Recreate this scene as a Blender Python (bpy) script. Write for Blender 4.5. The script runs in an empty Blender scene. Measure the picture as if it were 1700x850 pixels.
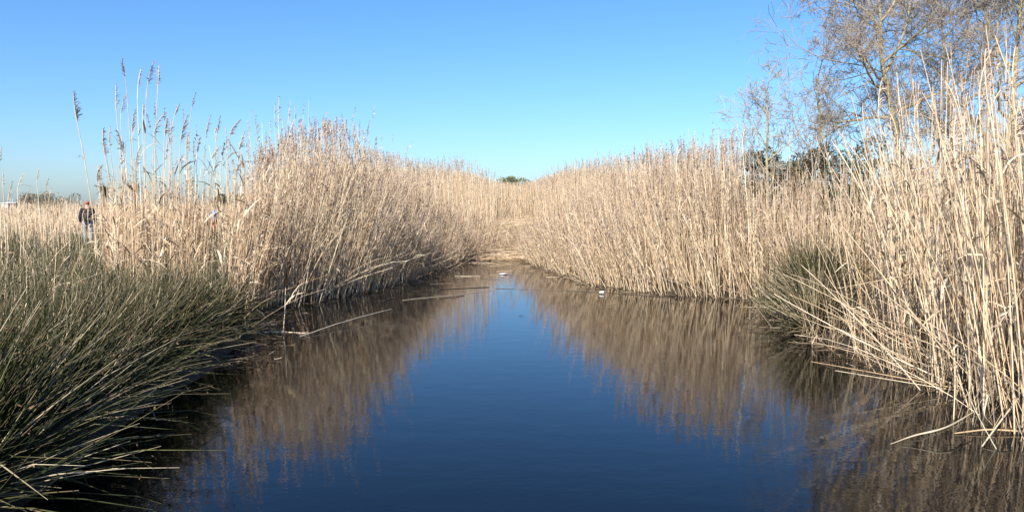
import bpy, bmesh, math
import numpy as np
from mathutils import Vector

rad = math.radians
scene = bpy.context.scene
col = scene.collection
rng = np.random.default_rng(7)

# ------------------------------------------------------------------ camera
FPX, CX, CY = 1300.0, 850.0, 425.0          # focal length and centre in pixels of the 1700 px photograph
CAM_H = 1.8
PITCH = math.atan(85.0 / FPX)
cam_d = bpy.data.cameras.new("camera")
cam_d.sensor_width = 36.0
cam_d.lens = FPX / 1700.0 * 36.0
cam_d.clip_end = 8000
cam_d.clip_start = 0.05
cam = bpy.data.objects.new("camera", cam_d)
cam.location = (0, 0, CAM_H)
cam.rotation_euler = (math.pi / 2 - PITCH, 0, 0)
col.objects.link(cam)
scene.camera = cam

# ------------------------------------------------------------------ sky, sun, exposure
SUN_EL, SUN_AZ = rad(36), rad(180 + 24)      # azimuth clockwise from +Y: behind the camera, to its left
world = bpy.data.worlds.new("World")
scene.world = world
world.use_nodes = True
wn = world.node_tree
sky = wn.nodes.new("ShaderNodeTexSky")
sky.sky_type = 'NISHITA'
sky.sun_disc = False
sky.sun_elevation = SUN_EL
sky.sun_rotation = SUN_AZ
sky.altitude = 0
sky.air_density = 1.0
sky.dust_density = 0.8
sky.ozone_density = 9.0
bg = wn.nodes["Background"]
bg.inputs["Strength"].default_value = 0.106
hs = wn.nodes.new("ShaderNodeHueSaturation")      # the camera's own colour rendering of a clear sky, the same all over it
hs.inputs["Saturation"].default_value = 1.07
wn.links.new(sky.outputs[0], hs.inputs["Color"])
wn.links.new(hs.outputs[0], bg.inputs["Color"])
sun_d = bpy.data.lights.new("sun", 'SUN')
sun_d.energy = 4.9
sun_d.angle = rad(0.5)
sun_d.color = (1.0, 0.945, 0.86)
sun = bpy.data.objects.new("sun", sun_d)
tosun = Vector((math.sin(SUN_AZ) * math.cos(SUN_EL), math.cos(SUN_AZ) * math.cos(SUN_EL), math.sin(SUN_EL)))
sun.rotation_euler = (-tosun).to_track_quat('-Z', 'Y').to_euler()
sun.location = (0, 0, 30)
col.objects.link(sun)
scene.view_settings.view_transform = 'Standard'
scene.view_settings.look = 'None'
scene.view_settings.exposure = 0.85
scene.view_settings.gamma = 1.0
scene.cycles.max_bounces = 6
scene.cycles.diffuse_bounces = 3
scene.cycles.glossy_bounces = 3
scene.cycles.transmission_bounces = 2

# ------------------------------------------------------------------ helpers
def ray(px, py):
    """direction in the world of a pixel of the photograph, scaled to y = 1"""
    u, v = (px - CX) / FPX, (CY - py) / FPX
    c, s = math.cos(PITCH), math.sin(PITCH)
    y, z = c + v * s, -s + v * c
    return np.array([u / y, 1.0, z / y])

def at(px, py, Y):
    return np.array([0, 0, CAM_H]) + ray(px, py) * Y

def on_level(px, py, z=0.0):
    r = ray(px, py)
    return np.array([0, 0, CAM_H]) + r * ((z - CAM_H) / r[2])

def mat(name, color=(.5, .5, .5), rough=.8, spec=.2, tint=False, noise=0.0, nscale=8.0, c2=None, trans=0.0, bump=0.0):
    m = bpy.data.materials.new(name)
    m.use_nodes = True
    nt = m.node_tree
    b = nt.nodes["Principled BSDF"]
    b.inputs["Roughness"].default_value = rough
    b.inputs["Specular IOR Level"].default_value = spec
    src = None
    if tint:
        a = nt.nodes.new("ShaderNodeAttribute")
        a.attribute_name = "tint"
        src = a.outputs["Color"]
    if c2 is not None or noise > 0:
        tc = nt.nodes.new("ShaderNodeTexCoord")
        n = nt.nodes.new("ShaderNodeTexNoise")
        n.inputs["Scale"].default_value = nscale
        n.inputs["Detail"].default_value = 5
        nt.links.new(tc.outputs["Object"], n.inputs["Vector"])
        mx = nt.nodes.new("ShaderNodeMix")
        mx.data_type = 'RGBA'
        if tint:
            mx.blend_type = 'MULTIPLY'
            mx.inputs["Factor"].default_value = 1.0
            mr = nt.nodes.new("ShaderNodeMapRange")
            mr.inputs["From Min"].default_value = .3
            mr.inputs["From Max"].default_value = .7
            mr.inputs["To Min"].default_value = 1 - noise
            mr.inputs["To Max"].default_value = 1 + noise * .6
            nt.links.new(n.outputs["Fac"], mr.inputs["Value"])
            nt.links.new(src, mx.inputs["A"])
            nt.links.new(mr.outputs["Result"], mx.inputs["B"])
        else:
            rp = nt.nodes.new("ShaderNodeMapRange")
            rp.inputs["From Min"].default_value = .35
            rp.inputs["From Max"].default_value = .65
            nt.links.new(n.outputs["Fac"], rp.inputs["Value"])
            nt.links.new(rp.outputs["Result"], mx.inputs["Factor"])
            mx.inputs["A"].default_value = (*color, 1)
            mx.inputs["B"].default_value = (*(c2 or color), 1)
        src = mx.outputs["Result"]
        if bump > 0:
            bp = nt.nodes.new("ShaderNodeBump")
            bp.inputs["Strength"].default_value = bump
            bp.inputs["Distance"].default_value = .02
            nt.links.new(n.outputs["Fac"], bp.inputs["Height"])
            nt.links.new(bp.outputs["Normal"], b.inputs["Normal"])
    if src is not None:
        nt.links.new(src, b.inputs["Base Color"])
    else:
        b.inputs["Base Color"].default_value = (*color, 1)
    if trans > 0:
        t = nt.nodes.new("ShaderNodeBsdfTranslucent")
        if src is not None:
            nt.links.new(src, t.inputs["Color"])
        else:
            t.inputs["Color"].default_value = (*color, 1)
        ms = nt.nodes.new("ShaderNodeMixShader")
        ms.inputs["Fac"].default_value = trans
        out = nt.nodes["Material Output"]
        nt.links.new(b.outputs[0], ms.inputs[1])
        nt.links.new(t.outputs[0], ms.inputs[2])
        nt.links.new(ms.outputs[0], out.inputs["Surface"])
    return m

M_REED = mat("dry_reed", rough=.6, spec=.25, tint=True, noise=.22, nscale=9)
M_PLUME = mat("reed_plume", rough=.9, spec=.05, tint=True, trans=.3)
M_LEAF = mat("dry_leaf", rough=.75, spec=.15, tint=True, trans=.25)
M_RUSH = mat("green_rush", rough=.5, spec=.25, tint=True)
M_BARK = mat("lichen_bark", (.26, .21, .13), .9, .1, noise=.3, nscale=5, c2=(.40, .34, .20), bump=.6)
M_TWIG = mat("twig", rough=.85, spec=.1, tint=True)
M_FOL = mat("evergreen_leaf", rough=.55, spec=.3, tint=True, trans=.2)
M_SOIL = mat("marsh_soil", (.030, .023, .015), .9, .2, nscale=1.6, c2=(.075, .056, .034), bump=.8)
M_STICK = mat("wet_dark_stalk", (.045, .034, .024), .5, .4, nscale=7, c2=(.12, .09, .06))
M_WHITE = mat("white_plastic", (.8, .79, .76), .45, .4, nscale=20, c2=(.68, .67, .63))

class Geo:
    """collects tubes and ribbons (numpy) with a tint per point, and links them as one mesh object"""
    def __init__(self):
        self.v, self.q, self.t, self.c, self.n = [], [], [], [], 0
    def _add(self, v, q, c):
        self.v.append(v.reshape(-1, 3)); self.q.append(q.reshape(-1, 4) + self.n)
        self.c.append(c.reshape(-1, 3)); self.n += v.size // 3
    def tubes(self, P, R, C, sides=3):
        N, S, _ = P.shape
        T = np.gradient(P, axis=1)
        T /= np.linalg.norm(T, axis=2, keepdims=True) + 1e-9
        ref = np.where(np.abs(T[:, :1, 0:1]) > .8, np.array([0, 1., 0]), np.array([1., 0, 0]))
        U = np.cross(T, np.broadcast_to(ref, T.shape)); U /= np.linalg.norm(U, axis=2, keepdims=True) + 1e-9
        W = np.cross(T, U)
        a = np.arange(sides) * 2 * np.pi / sides
        V = P[:, :, None, :] + R[:, :, None, None] * (np.cos(a)[None, None, :, None] * U[:, :, None, :] + np.sin(a)[None, None, :, None] * W[:, :, None, :])
        i, s, k = np.meshgrid(np.arange(N), np.arange(S - 1), np.arange(sides), indexing='ij')
        base = (i * S + s) * sides
        k2 = (k + 1) % sides
        Q = np.stack([base + k, base + k2, base + sides + k2, base + sides + k], -1)
        self._add(V, Q, self._col(C, V.shape[:3]))
    def ribbons(self, P, W, side, C):
        """P (N,S,3), W (N,S) half widths, side (N,3)"""
        N, S, _ = P.shape
        off = W[:, :, None] * side[:, None, :]
        V = np.stack([P - off, P + off], 2)
        i, s = np.meshgrid(np.arange(N), np.arange(S - 1), indexing='ij')
        b = (i * S + s) * 2
        Q = np.stack([b, b + 1, b + 3, b + 2], -1)
        self._add(V, Q, self._col(C, V.shape[:3]))
    @staticmethod
    def _col(C, shp):
        C = np.asarray(C, float)
        if C.ndim == 1: C = C[None, None, None]
        elif C.ndim == 2: C = C[:, None, None]
        elif C.ndim == 3: C = C[:, :, None]
        return np.broadcast_to(C, shp + (3,)).copy()
    def mesh(self, name, material, smooth=True):
        v = np.concatenate(self.v); q = np.concatenate(self.q); c = np.concatenate(self.c)
        me = bpy.data.meshes.new(name)
        me.vertices.add(len(v)); me.vertices.foreach_set("co", v.astype(np.float32).ravel())
        me.loops.add(q.size); me.loops.foreach_set("vertex_index", q.astype(np.int32).ravel())
        me.polygons.add(len(q))
        me.polygons.foreach_set("loop_start", (np.arange(len(q)) * 4).astype(np.int32))
        me.polygons.foreach_set("loop_total", np.full(len(q), 4, np.int32))
        me.polygons.foreach_set("use_smooth", np.full(len(q), smooth))
        at_ = me.attributes.new("tint", 'FLOAT_COLOR', 'POINT')
        at_.data.foreach_set("color", np.concatenate([c, np.ones((len(c), 1))], 1).astype(np.float32).ravel())
        me.materials.append(material)
        me.update(calc_edges=True)
        return me
    def build(self, name, material, parent=None, origin=(0, 0, 0)):
        o = bpy.data.objects.new(name, self.mesh(name, material))
        col.objects.link(o)
        if parent is not None: o.parent = parent
        o.location = origin
        return o

def tag(o, label=None, cat=None, group=None, kind=None):
    if label: o["label"] = label
    if cat: o["category"] = cat
    if group: o["group"] = group
    if kind: o["kind"] = kind
    return o

def empty(name, loc):
    o = bpy.data.objects.new(name, None)
    o.empty_display_size = .1
    o.location = loc
    col.objects.link(o)
    return o

def stalk(base, phi, th0, th1, L, S, p=1.4, wob=0.0):
    """centre lines: angle from the vertical goes th0 -> th1 towards azimuth phi (atan2 sense)"""
    N = len(base)
    t = np.linspace(0, 1, S)
    th = th0[:, None] + (th1 - th0)[:, None] * t[None] ** p
    if wob: th = th + rng.normal(0, wob, th.shape)
    ph = phi[:, None] + rng.normal(0, .12, (N, 1)) * t[None]
    D = np.stack([np.sin(th) * np.cos(ph), np.sin(th) * np.sin(ph), np.cos(th)], -1)
    step = (L / (S - 1))[:, None, None]
    P = np.zeros((N, S, 3))
    P[:, 0] = base
    P[:, 1:] = base[:, None] + np.cumsum((D[:, :-1] + D[:, 1:]) * .5 * step, axis=1)
    return P

def lerp_line(P, t):
    """points at parameter t (N,K) along centre lines P (N,S,3)"""
    S = P.shape[1]
    n = np.arange(len(P))[:, None]
    seg = np.linalg.norm(np.diff(P, axis=1), axis=2) + 1e-9
    cum = np.concatenate([np.zeros((len(P), 1)), np.cumsum(seg, 1)], 1)
    q = np.clip(t, 0, .9999) * cum[:, -1:]
    i = np.clip((q[:, :, None] >= cum[:, None, :]).sum(-1) - 1, 0, S - 2)
    w = ((q - cum[n, i]) / seg[n, i])[..., None]
    return P[n, i] * (1 - w) + P[n, np.minimum(i + 1, S - 1)] * w

def unit(v):
    return v / (np.linalg.norm(v, axis=-1, keepdims=True) + 1e-9)

STRAW = np.array([[.66, .53, .375], [.73, .60, .44], [.56, .42, .28], [.78, .67, .52], [.44, .31, .20], [.63, .51, .39]]) * np.array([.97, .925, .84])
PLUMEC = np.array([[.40, .30, .23], [.50, .39, .30], [.31, .22, .17], [.56, .45, .34], [.37, .29, .25]])
def tints(n, pal=STRAW, var=.12, p=None):
    c = pal[rng.choice(len(pal), n, p=p)] * rng.normal(1, var, (n, 1))
    return np.clip(c, .01, .9)

def plumes(g, P, sel, K, length, segs=2, width=.006, wind=None, cols=None):
    """nodding feathery plumes on the ends of the stalks P[sel]; strands hang towards one side"""
    P = P[sel]; n = len(P)
    if n == 0: return
    if cols is None: cols = tints(n, PLUMEC)
    tl = length[sel] / (np.linalg.norm(np.diff(P, axis=1), axis=2).sum(1) + 1e-6)
    t = 1 - tl[:, None] * (1 - np.linspace(0, .98, K)[None]) + rng.normal(0, .003, (n, K))
    A = lerp_line(P, t)
    axis = unit(P[:, -1] - P[:, -2])
    ph = (wind if wind is not None else rng.uniform(0, 6.28, n))[:, None] + rng.normal(0, .75, (n, K))
    hang = rng.uniform(.15, .9, (n, K))
    side = np.stack([np.cos(ph), np.sin(ph), np.zeros_like(ph)], -1)
    L = (length[sel][:, None] * rng.uniform(.20, .46, (n, K)) * (1.0 - .6 * np.linspace(0, 1, K)[None]))[..., None]
    d1 = unit(axis[:, None] * 1.0 + side * .42 * (.3 + hang[..., None]) + rng.normal(0, .12, (n, K, 3)))
    d2 = unit(axis[:, None] * .55 + side * .6 - np.array([0, 0, 1.]) * hang[..., None] * .55 + rng.normal(0, .2, (n, K, 3)))
    pts = [A, A + d1 * L * .5, A + d1 * L * .5 + d2 * L * .5]
    if segs == 1: pts = [A, A + (d1 + d2) * L * .5]
    Q = np.stack(pts, 2).reshape(n * K, len(pts), 3)
    w = np.array([.35, 1., .3]) if segs == 2 else np.array([1., .45])
    W = width * w[None] * rng.uniform(.6, 1.3, (n * K, 1))
    sv = unit(rng.normal(0, 1, (n * K, 3)))
    C = np.repeat(cols, K, 0) * rng.normal(1, .12, (n * K, 1))
    g.ribbons(Q, W, sv, np.clip(C, .01, .9))

def leaves(g, P, idx, tpos, lmin=.2, lmax=.45, width=.007, cols=None, droop=1.0):
    n = len(idx)
    if n == 0: return
    A = lerp_line(P[idx], tpos[:, None])[:, 0]
    ph = rng.uniform(0, 6.28, n)
    L = rng.uniform(lmin, lmax, n)
    th0 = rng.uniform(.25, .8, n); th1 = th0 + rng.uniform(.4, 2.0, n) * droop
    Q = stalk(A, ph, th0, th1, L, 4, 1.2)
    W = np.array([.6, 1., .75, .1])[None] * width * rng.uniform(.6, 1.4, (n, 1))
    sv = np.stack([-np.sin(ph), np.cos(ph), rng.normal(0, .5, n)], -1)
    g.ribbons(Q, W, unit(sv), tints(n) * .95 if cols is None else cols)

# ------------------------------------------------------------------ the lie of the land
SLY = [-80, 4, 6.5, 10.6, 12.5, 13.8, 14.6, 16.7, 20.3, 25.4, 27.4, 28.2]
SLX = [-3., -2.9, -3.1, -3.5, -4.1, -4.0, -3.7, -2.9, -2.35, -1.76, -.6, .25]
SRY = [-80, 5, 6.3, 7.8, 9.4, 11.7, 13.5, 14.6, 15.1, 15.6, 17.3, 21.3, 23.4, 27.4, 28.2]
SRX = [3.9, 3.9, 3.95, 4.2, 4.1, 4.2, 5.0, 4.9, 4.1, 3.1, 2.1, 1.35, .9, .5, .25]
def shore_l(y): return np.interp(y, SLY, SLX)
def shore_r(y): return np.interp(y, SRY, SRX)
def depth(x, y):
    """metres into the water (positive) or onto the bank (negative)"""
    return np.minimum(np.minimum(x - shore_l(y), shore_r(y) - x), (28.2 - y))
def ground(x, y):
    d = depth(x, y)
    s = lambda k: np.clip(k, 0, 1) ** 2 * (3 - 2 * np.clip(k, 0, 1))
    return np.where(d > 0, -.5 * s(d / .7), .2 * s(-d / .7)) + .03 * np.sin(x * 1.7 + y * .6) * np.clip(-d, 0, 1)

gx = np.unique(np.concatenate([-np.geomspace(12, 3500, 26), np.arange(-12, 12.01, .35), np.geomspace(12, 3500, 26)]))
gy = np.unique(np.concatenate([-np.geomspace(2, 300, 12), np.arange(-2, 34, .4), np.geomspace(34, 5000, 28)]))
GX, GY = np.meshgrid(gx, gy, indexing='ij')
gv = np.stack([GX, GY, ground(GX, GY)], -1)
ii, jj = np.meshgrid(np.arange(len(gx) - 1), np.arange(len(gy) - 1), indexing='ij')
b0 = ii * len(gy) + jj
g = Geo(); g._add(gv, np.stack([b0, b0 + len(gy), b0 + len(gy) + 1, b0 + 1], -1), np.ones_like(gv))
tag(g.build("marsh_ground", M_SOIL), kind="structure")

# water sheet
mw = bpy.data.materials.new("still_water"); mw.use_nodes = True
nt = mw.node_tree; b = nt.nodes["Principled BSDF"]
b.inputs["Base Color"].default_value = (.0015, .0018, .0018, 1)
b.inputs["Roughness"].default_value = .012
b.inputs["IOR"].default_value = 1.31
tc = nt.nodes.new("ShaderNodeTexCoord")
mp = nt.nodes.new("ShaderNodeMapping"); mp.inputs["Scale"].default_value = (1.0, 1.6, 1.0)
n1 = nt.nodes.new("ShaderNodeTexNoise"); n1.inputs["Scale"].default_value = 2.6; n1.inputs["Detail"].default_value = 3
n2 = nt.nodes.new("ShaderNodeTexNoise"); n2.inputs["Scale"].default_value = 16; n2.inputs["Detail"].default_value = 2
b1 = nt.nodes.new("ShaderNodeBump"); b1.inputs["Strength"].default_value = 1; b1.inputs["Distance"].default_value = .0016
b2 = nt.nodes.new("ShaderNodeBump"); b2.inputs["Strength"].default_value = 1; b2.inputs["Distance"].default_value = .0004
nt.links.new(tc.outputs["Object"], mp.inputs["Vector"])
for n in (n1, n2): nt.links.new(mp.outputs[0], n.inputs["Vector"])
nt.links.new(n1.outputs["Fac"], b1.inputs["Height"]); nt.links.new(n2.outputs["Fac"], b2.inputs["Height"])
nt.links.new(b1.outputs[0], b2.inputs["Normal"]); nt.links.new(b2.outputs[0], b.inputs["Normal"])
me = bpy.data.meshes.new("water")
me.from_pydata([(-9, -80, 0), (9, -80, 0), (9, 31, 0), (-9, 31, 0)], [], [(0, 1, 2, 3)])
me.materials.append(mw)
w = bpy.data.objects.new("water", me); col.objects.link(w); tag(w, kind="structure")

# ------------------------------------------------------------------ masses of reeds
def scatter(n, xr, yr, ok, clump=.6):
    out = np.zeros((0, 2))
    while len(out) < n:
        p = np.stack([rng.uniform(*xr, n * 2), rng.uniform(*yr, n * 2)], -1)
        p = p[ok(p[:, 0], p[:, 1])]
        if clump:                                   # thicker and thinner patches, as the shoots come up in tufts
            k = np.sin(p[:, 0] * 5.1 + np.sin(p[:, 1] * 3.3) * 2) * np.sin(p[:, 1] * 4.3 + np.sin(p[:, 0] * 2.7) * 2)
            p = p[rng.random(len(p)) < 1 - clump * (k < .1)]
        out = np.concatenate([out, p])
    return out[:n]

def reed_mass(gs, gp, xy, H, side, rad_=.005, S=5, K=13, segs=2, plume=.75, leaf=.7, lean=1.0, edge=1.3, lying=.03, pl_len=.34, pw=.0085, tpal=STRAW, lw=.007):
    """side +1: the water is towards +X; -1: towards -X; 0: no water near"""
    n = len(xy)
    d = -depth(xy[:, 0], xy[:, 1])
    base = np.concatenate([xy, (ground(xy[:, 0], xy[:, 1]) - .03)[:, None]], 1)
    e = np.clip(1 - d / edge, 0, 1.2)
    if side == 0: e = e * 0
    th1 = np.abs(rng.normal(.08, .08, n)) + e ** 1.5 * rng.uniform(.1, .95, n) * lean
    th0 = np.abs(rng.normal(.02, .05, n)) + e ** 1.5 * rng.uniform(0, .5, n) * lean
    toward = 0.0 if side > 0 else math.pi
    phi = np.where(rng.random(n) < np.clip(e * 1.6, .25, 1), toward - side * .25 + rng.normal(0, .55, n), rng.uniform(0, 6.28, n))
    ly = (rng.random(n) < lying * (e > .35))
    th0 = np.where(ly, rng.uniform(.7, 1.25, n), th0); th1 = np.where(ly, rng.uniform(1.1, 1.55, n), th1)
    H = np.where(ly, np.minimum(H, 1.7), H)
    P = stalk(base, phi, th0, th1, H, S, 1.5, wob=.03)
    if S >= 6:                                  # some are snapped, the top hanging from the break
        br = rng.random(n) < .06
        for k in range(S // 2, S - 1):
            q = np.where(br & (rng.random(n) < .5))[0]; br[q] = False
            L_ = np.linalg.norm(P[q, k + 1:] - P[q, k:k + 1], axis=2)
            d_ = unit(np.stack([rng.normal(0, 1, len(q)), rng.normal(0, 1, len(q)), rng.uniform(-1.2, .2, len(q))], 1))
            P[q, k + 1:] = P[q, k:k + 1] + d_[:, None] * L_[..., None] * .8
        P[:, :, 2] = np.maximum(P[:, :, 2], base[:, None, 2])
    R = rad_ * rng.uniform(.7, 1.3, (n, 1)) * np.linspace(1.1, .5, S)[None]
    g_ = tints(n, tpal, .18)
    g_[rng.random(n) < .10] *= np.array([.52, .46, .42])
    gs.tubes(P, R, g_)
    sel = np.where((rng.random(n) < plume) & ~ly)[0]
    if K: plumes(gp, P, sel, K, rng.uniform(.6, 1.3, n) * pl_len, segs, pw, wind=np.full(len(sel), .4) + rng.normal(0, .8, len(sel)))
    m = int(n * leaf)
    idx = rng.integers(0, n, m)
    leaves(gs, P, idx, rng.uniform(.2, .85, m), width=lw)

def stand(label, parts):
    gs, gp = Geo(), Geo()
    for fn in parts: fn(gs, gp)
    o = gs.build("reed_bed", M_REED)
    tag(o, label, "reeds", kind="stuff")
    p = gp.build("plumes", M_PLUME, o); p["kind"] = "stuff"
    return o

# left bank ---------------------------------------------------------------
MIRX = [340, 410, 515, 595, 655, 715, 775, 850, 880, 930, 1000, 1050, 1100, 1200, 1300, 1400]
MIRY = [900, 860, 785, 665, 575, 505, 468, 455, 465, 500, 565, 605, 650, 745, 830, 880]
def crest(xy):
    """height of the closed part of a stand at a place, from how far down its mirror image reaches in the water"""
    px = CX + FPX * xy[:, 0] / xy[:, 1]
    return xy[:, 1] * (np.interp(px, MIRX, MIRY) - 340) / FPX - CAM_H
def trim(H, xy, tail=.22):
    n = len(xy)
    top = np.maximum(crest(xy), .75) + rng.normal(.12, .18, n) + np.where(rng.random(n) < tail, rng.uniform(.1, 1.1, n), 0)
    return np.minimum(H, top) * (1 - .42 * rng.random(n) ** 1.7)
def left_main(gs, gp):
    xy = scatter(6100, (-9, 0), (13.6, 28.5), lambda x, y: (depth(x, y) < .25) & (x < shore_l(y) + .3) & (depth(x, y) > -3.4) & (x > -.345 * y))
    d = -depth(xy[:, 0], xy[:, 1])
    H = 2.85 + rng.gamma(2.0, .30, len(xy)) - rng.random(len(xy)) * .8 - .3 * (d < .3) - .5 * np.clip((xy[:, 1] - 15.5) / 6, 0, 1)
    H = H - 1.15 * np.clip((-.265 - xy[:, 0] / xy[:, 1]) / .07, 0, 1)
    reed_mass(gs, gp, xy, trim(np.clip(H, .8, 4), xy), 1, rad_=.0054, S=6, K=10, lean=.7, lying=.035)
def left_back(gs, gp):
    xy = scatter(2200, (-13, -3.0), (15.5, 36), lambda x, y: (depth(x, y) < -3.0) & (x > -.29 * y))
    reed_mass(gs, gp, xy, rng.normal(2.35, .35, len(xy)), 0, rad_=.007, S=4, K=6, segs=1, plume=.5, leaf=.4)
def left_front(gs, gp):
    xy = scatter(1000, (-7.2, -3.3), (10.2, 14.4), lambda x, y: (depth(x, y) < -.12) & (x > -.52 * y) & (np.abs(x / y + .380) > .0095))
    reed_mass(gs, gp, xy, np.clip(rng.normal(1.62, .36, len(xy)), .5, 2.5), 1, rad_=.0056, S=6, K=8, plume=.16, leaf=1.6, lean=.45, lw=.010, tpal=STRAW * np.array([.86, .82, .78]))
    xy = scatter(62, (-6.6, -3.9), (10.8, 15.0), lambda x, y: (depth(x, y) < -.2) & (x > -.45 * y - .3) & (np.abs(x / y + .380) > .0095))
    reed_mass(gs, gp, xy, np.clip(rng.normal(2.45, .38, len(xy)), 1.8, 3.6), 0, rad_=.0052, S=7, K=14, plume=.75, leaf=2.4, lw=.011)
def left_stray(gs, gp):
    xy = scatter(170, (-8, -3.4), (4.5, 12), lambda x, y: (depth(x, y) < -.3) & (x > -.75 * y))
    n = len(xy); base = np.concatenate([xy, ground(xy[:, 0], xy[:, 1])[:, None]], 1)
    P = stalk(base, rng.uniform(0, 6.28, n), np.abs(rng.normal(.15, .3, n)), np.abs(rng.normal(.5, .5, n)), rng.uniform(.6, 1.35, n), 6, 1.3, wob=.05)
    gs.tubes(P, .0045 * rng.uniform(.6, 1.2, (n, 1)) * np.linspace(1.1, .5, 6)[None], tints(n))
    leaves(gs, P, rng.integers(0, n, 150), rng.uniform(.4, .95, 150), .15, .35, .008)
def near_plumes(gs, gp, side):
    m = 520 if side > 0 else 420
    y = rng.uniform(14.6, 18.5, m)
    q = rng.uniform(-.325, -.13, m) if side > 0 else rng.uniform(.10, .29, m)
    xy = np.stack([q * y, y], 1); xy = xy[depth(xy[:, 0], xy[:, 1]) < -.6]
    n = len(xy); px = CX + FPX * xy[:, 0] / xy[:, 1]
    top = np.interp(px, [430, 470, 520, 560, 620, 680, 990, 1060, 1130, 1200, 1235], [252, 225, 200, 190, 208, 245, 252, 243, 232, 222, 235]) + np.abs(rng.normal(0, 26, n))
    H = (340 - top) / FPX * xy[:, 1] + CAM_H - .15
    reed_mass(gs, gp, xy, H, 0, rad_=.0046, S=6, K=14, plume=.95, leaf=.6, pl_len=.32)
def far_plumes(gs, gp, side):
    y = rng.uniform(22, 38, 950)
    q = rng.uniform(-.19, -.025, 950) if side > 0 else rng.uniform(.03, .24, 950)
    xy = np.stack([q * y, y], 1); xy = xy[depth(xy[:, 0], xy[:, 1]) < -.5]
    n = len(xy); px = CX + FPX * xy[:, 0] / xy[:, 1]
    top = np.interp(px, [600, 700, 760, 810, 830, 890, 930, 1000, 1150], [238, 262, 256, 275, 300, 292, 268, 256, 248]) + np.abs(rng.normal(0, 22, n))
    H = (340 - top) / FPX * xy[:, 1] + CAM_H - .2
    reed_mass(gs, gp, xy, H, 0, rad_=.0050, S=4, K=11, plume=.95, leaf=.5)
stand("dense dry straw reeds with pale plumes along the left bank", [lambda a, b: near_plumes(a, b, 1), lambda a, b: far_plumes(a, b, 1), left_main, left_back, left_front, left_stray])

# right bank --------------------------------------------------------------
def right_main(gs, gp):
    xy = scatter(6900, (0, 10), (14.4, 28.5), lambda x, y: (depth(x, y) < .25) & (x > shore_r(y) - .3) & (depth(x, y) > -3.8))
    d = -depth(xy[:, 0], xy[:, 1])
    H = 2.6 + rng.gamma(2.0, .26, len(xy)) - rng.random(len(xy)) * .8 - .3 * (d < .35) - .3 * np.clip((xy[:, 1] - 17) / 6, 0, 1) - .75 * np.clip((xy[:, 0] / xy[:, 1] - .27) / .03, 0, 1)
    reed_mass(gs, gp, xy, trim(np.clip(H, .8, 3.6), xy), -1, rad_=.0054, S=6, K=10, lean=.9, lying=.04)
def right_back(gs, gp):
    xy = scatter(3200, (3, 17), (11, 36), lambda x, y: (depth(x, y) < -2.5) & (x > shore_r(y) + 2))
    q = xy[:, 0] / xy[:, 1]
    reed_mass(gs, gp, xy, rng.normal(2.4, .35, len(xy)) - .55 * ((q > .27) & (q < .47)), 0, rad_=.0065, S=4, K=7, segs=1, plume=.5, leaf=.4)
def right_front(gs, gp):
    xy = scatter(1900, (4, 9.5), (5.6, 11.2), lambda x, y: (depth(x, y) < .1) & (x > shore_r(y) - .1) & (x > .42 * y + .2) & ~((y > 9.6) & (x < 5.3)))
    d = -depth(xy[:, 0], xy[:, 1])
    H = np.clip(2.3 + rng.gamma(2., .24, len(xy)) - rng.random(len(xy)) * .6 - .2 * (d < .3) + .3 * np.clip((xy[:, 0] / xy[:, 1] - .5) / .15, 0, 1), .8, 3.7)
    reed_mass(gs, gp, xy, H, -1, rad_=.0052, S=7, K=10, plume=.4, leaf=1.1, lean=.55, edge=1.2, lying=.03, lw=.01)
def right_stubble(gs, gp):
    y = rng.uniform(5.5, 15, 700); x = shore_r(y) + rng.uniform(-.25, .9, 700)
    base = np.stack([x, y, ground(x, y) - .03], 1)
    P = stalk(base, rng.uniform(0, 6.28, 700), np.abs(rng.normal(.2, .4, 700)), np.abs(rng.normal(.5, .5, 700)), rng.uniform(.2, 1.0, 700), 5, 1.2, wob=.05)
    gs.tubes(P, .005 * rng.uniform(.6, 1.2, (700, 1)) * np.linspace(1.1, .5, 5)[None], tints(700) * .7)
    leaves(gs, P, rng.integers(0, 700, 260), rng.uniform(.2, .9, 260), .12, .3, .007, cols=tints(260) * .6)
stand("dense dry straw reeds along the right bank below the bare trees", [lambda a, b: near_plumes(a, b, -1), lambda a, b: far_plumes(a, b, -1), right_main, right_back, right_front, right_stubble])

# beyond the end of the water and over the meadow ---------------------------
def far_end(gs, gp):
    xy = scatter(5200, (-12, 14), (28.6, 64), lambda x, y: (depth(x, y) < .1) & ((np.abs(x - .2) > 1.5 - .012 * (y - 28)) | (y > 54)))
    px = CX + FPX * xy[:, 0] / xy[:, 1]
    far_top = lambda px: np.interp(px, [600, 700, 780, 820, 850, 890, 930, 1000, 1200], [268, 275, 286, 300, 304, 300, 284, 274, 262])
    Hf = np.clip((340 - far_top(px)) / FPX * xy[:, 1] + CAM_H - .15 - np.abs(rng.normal(0, .3, len(xy))), 1.5, 3.9)
    H = np.where(xy[:, 1] > 35, Hf, trim(rng.normal(2.5, .38, len(xy)), xy))
    reed_mass(gs, gp, xy, H, 0, rad_=.0085, S=3, K=6, segs=1, plume=.5, leaf=.3, pw=.009)
    xy = scatter(2200, (-5, 6), (47, 62), lambda x, y: y > 0)
    Hf = np.clip((340 - far_top(CX + FPX * xy[:, 0] / xy[:, 1])) / FPX * xy[:, 1] + CAM_H - .1 - np.abs(rng.normal(0, .3, len(xy))), 1.5, 4.)
    reed_mass(gs, gp, xy, Hf, 0, rad_=.011, S=3, K=5, segs=1, plume=.5, leaf=.5, pw=.011)
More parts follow.
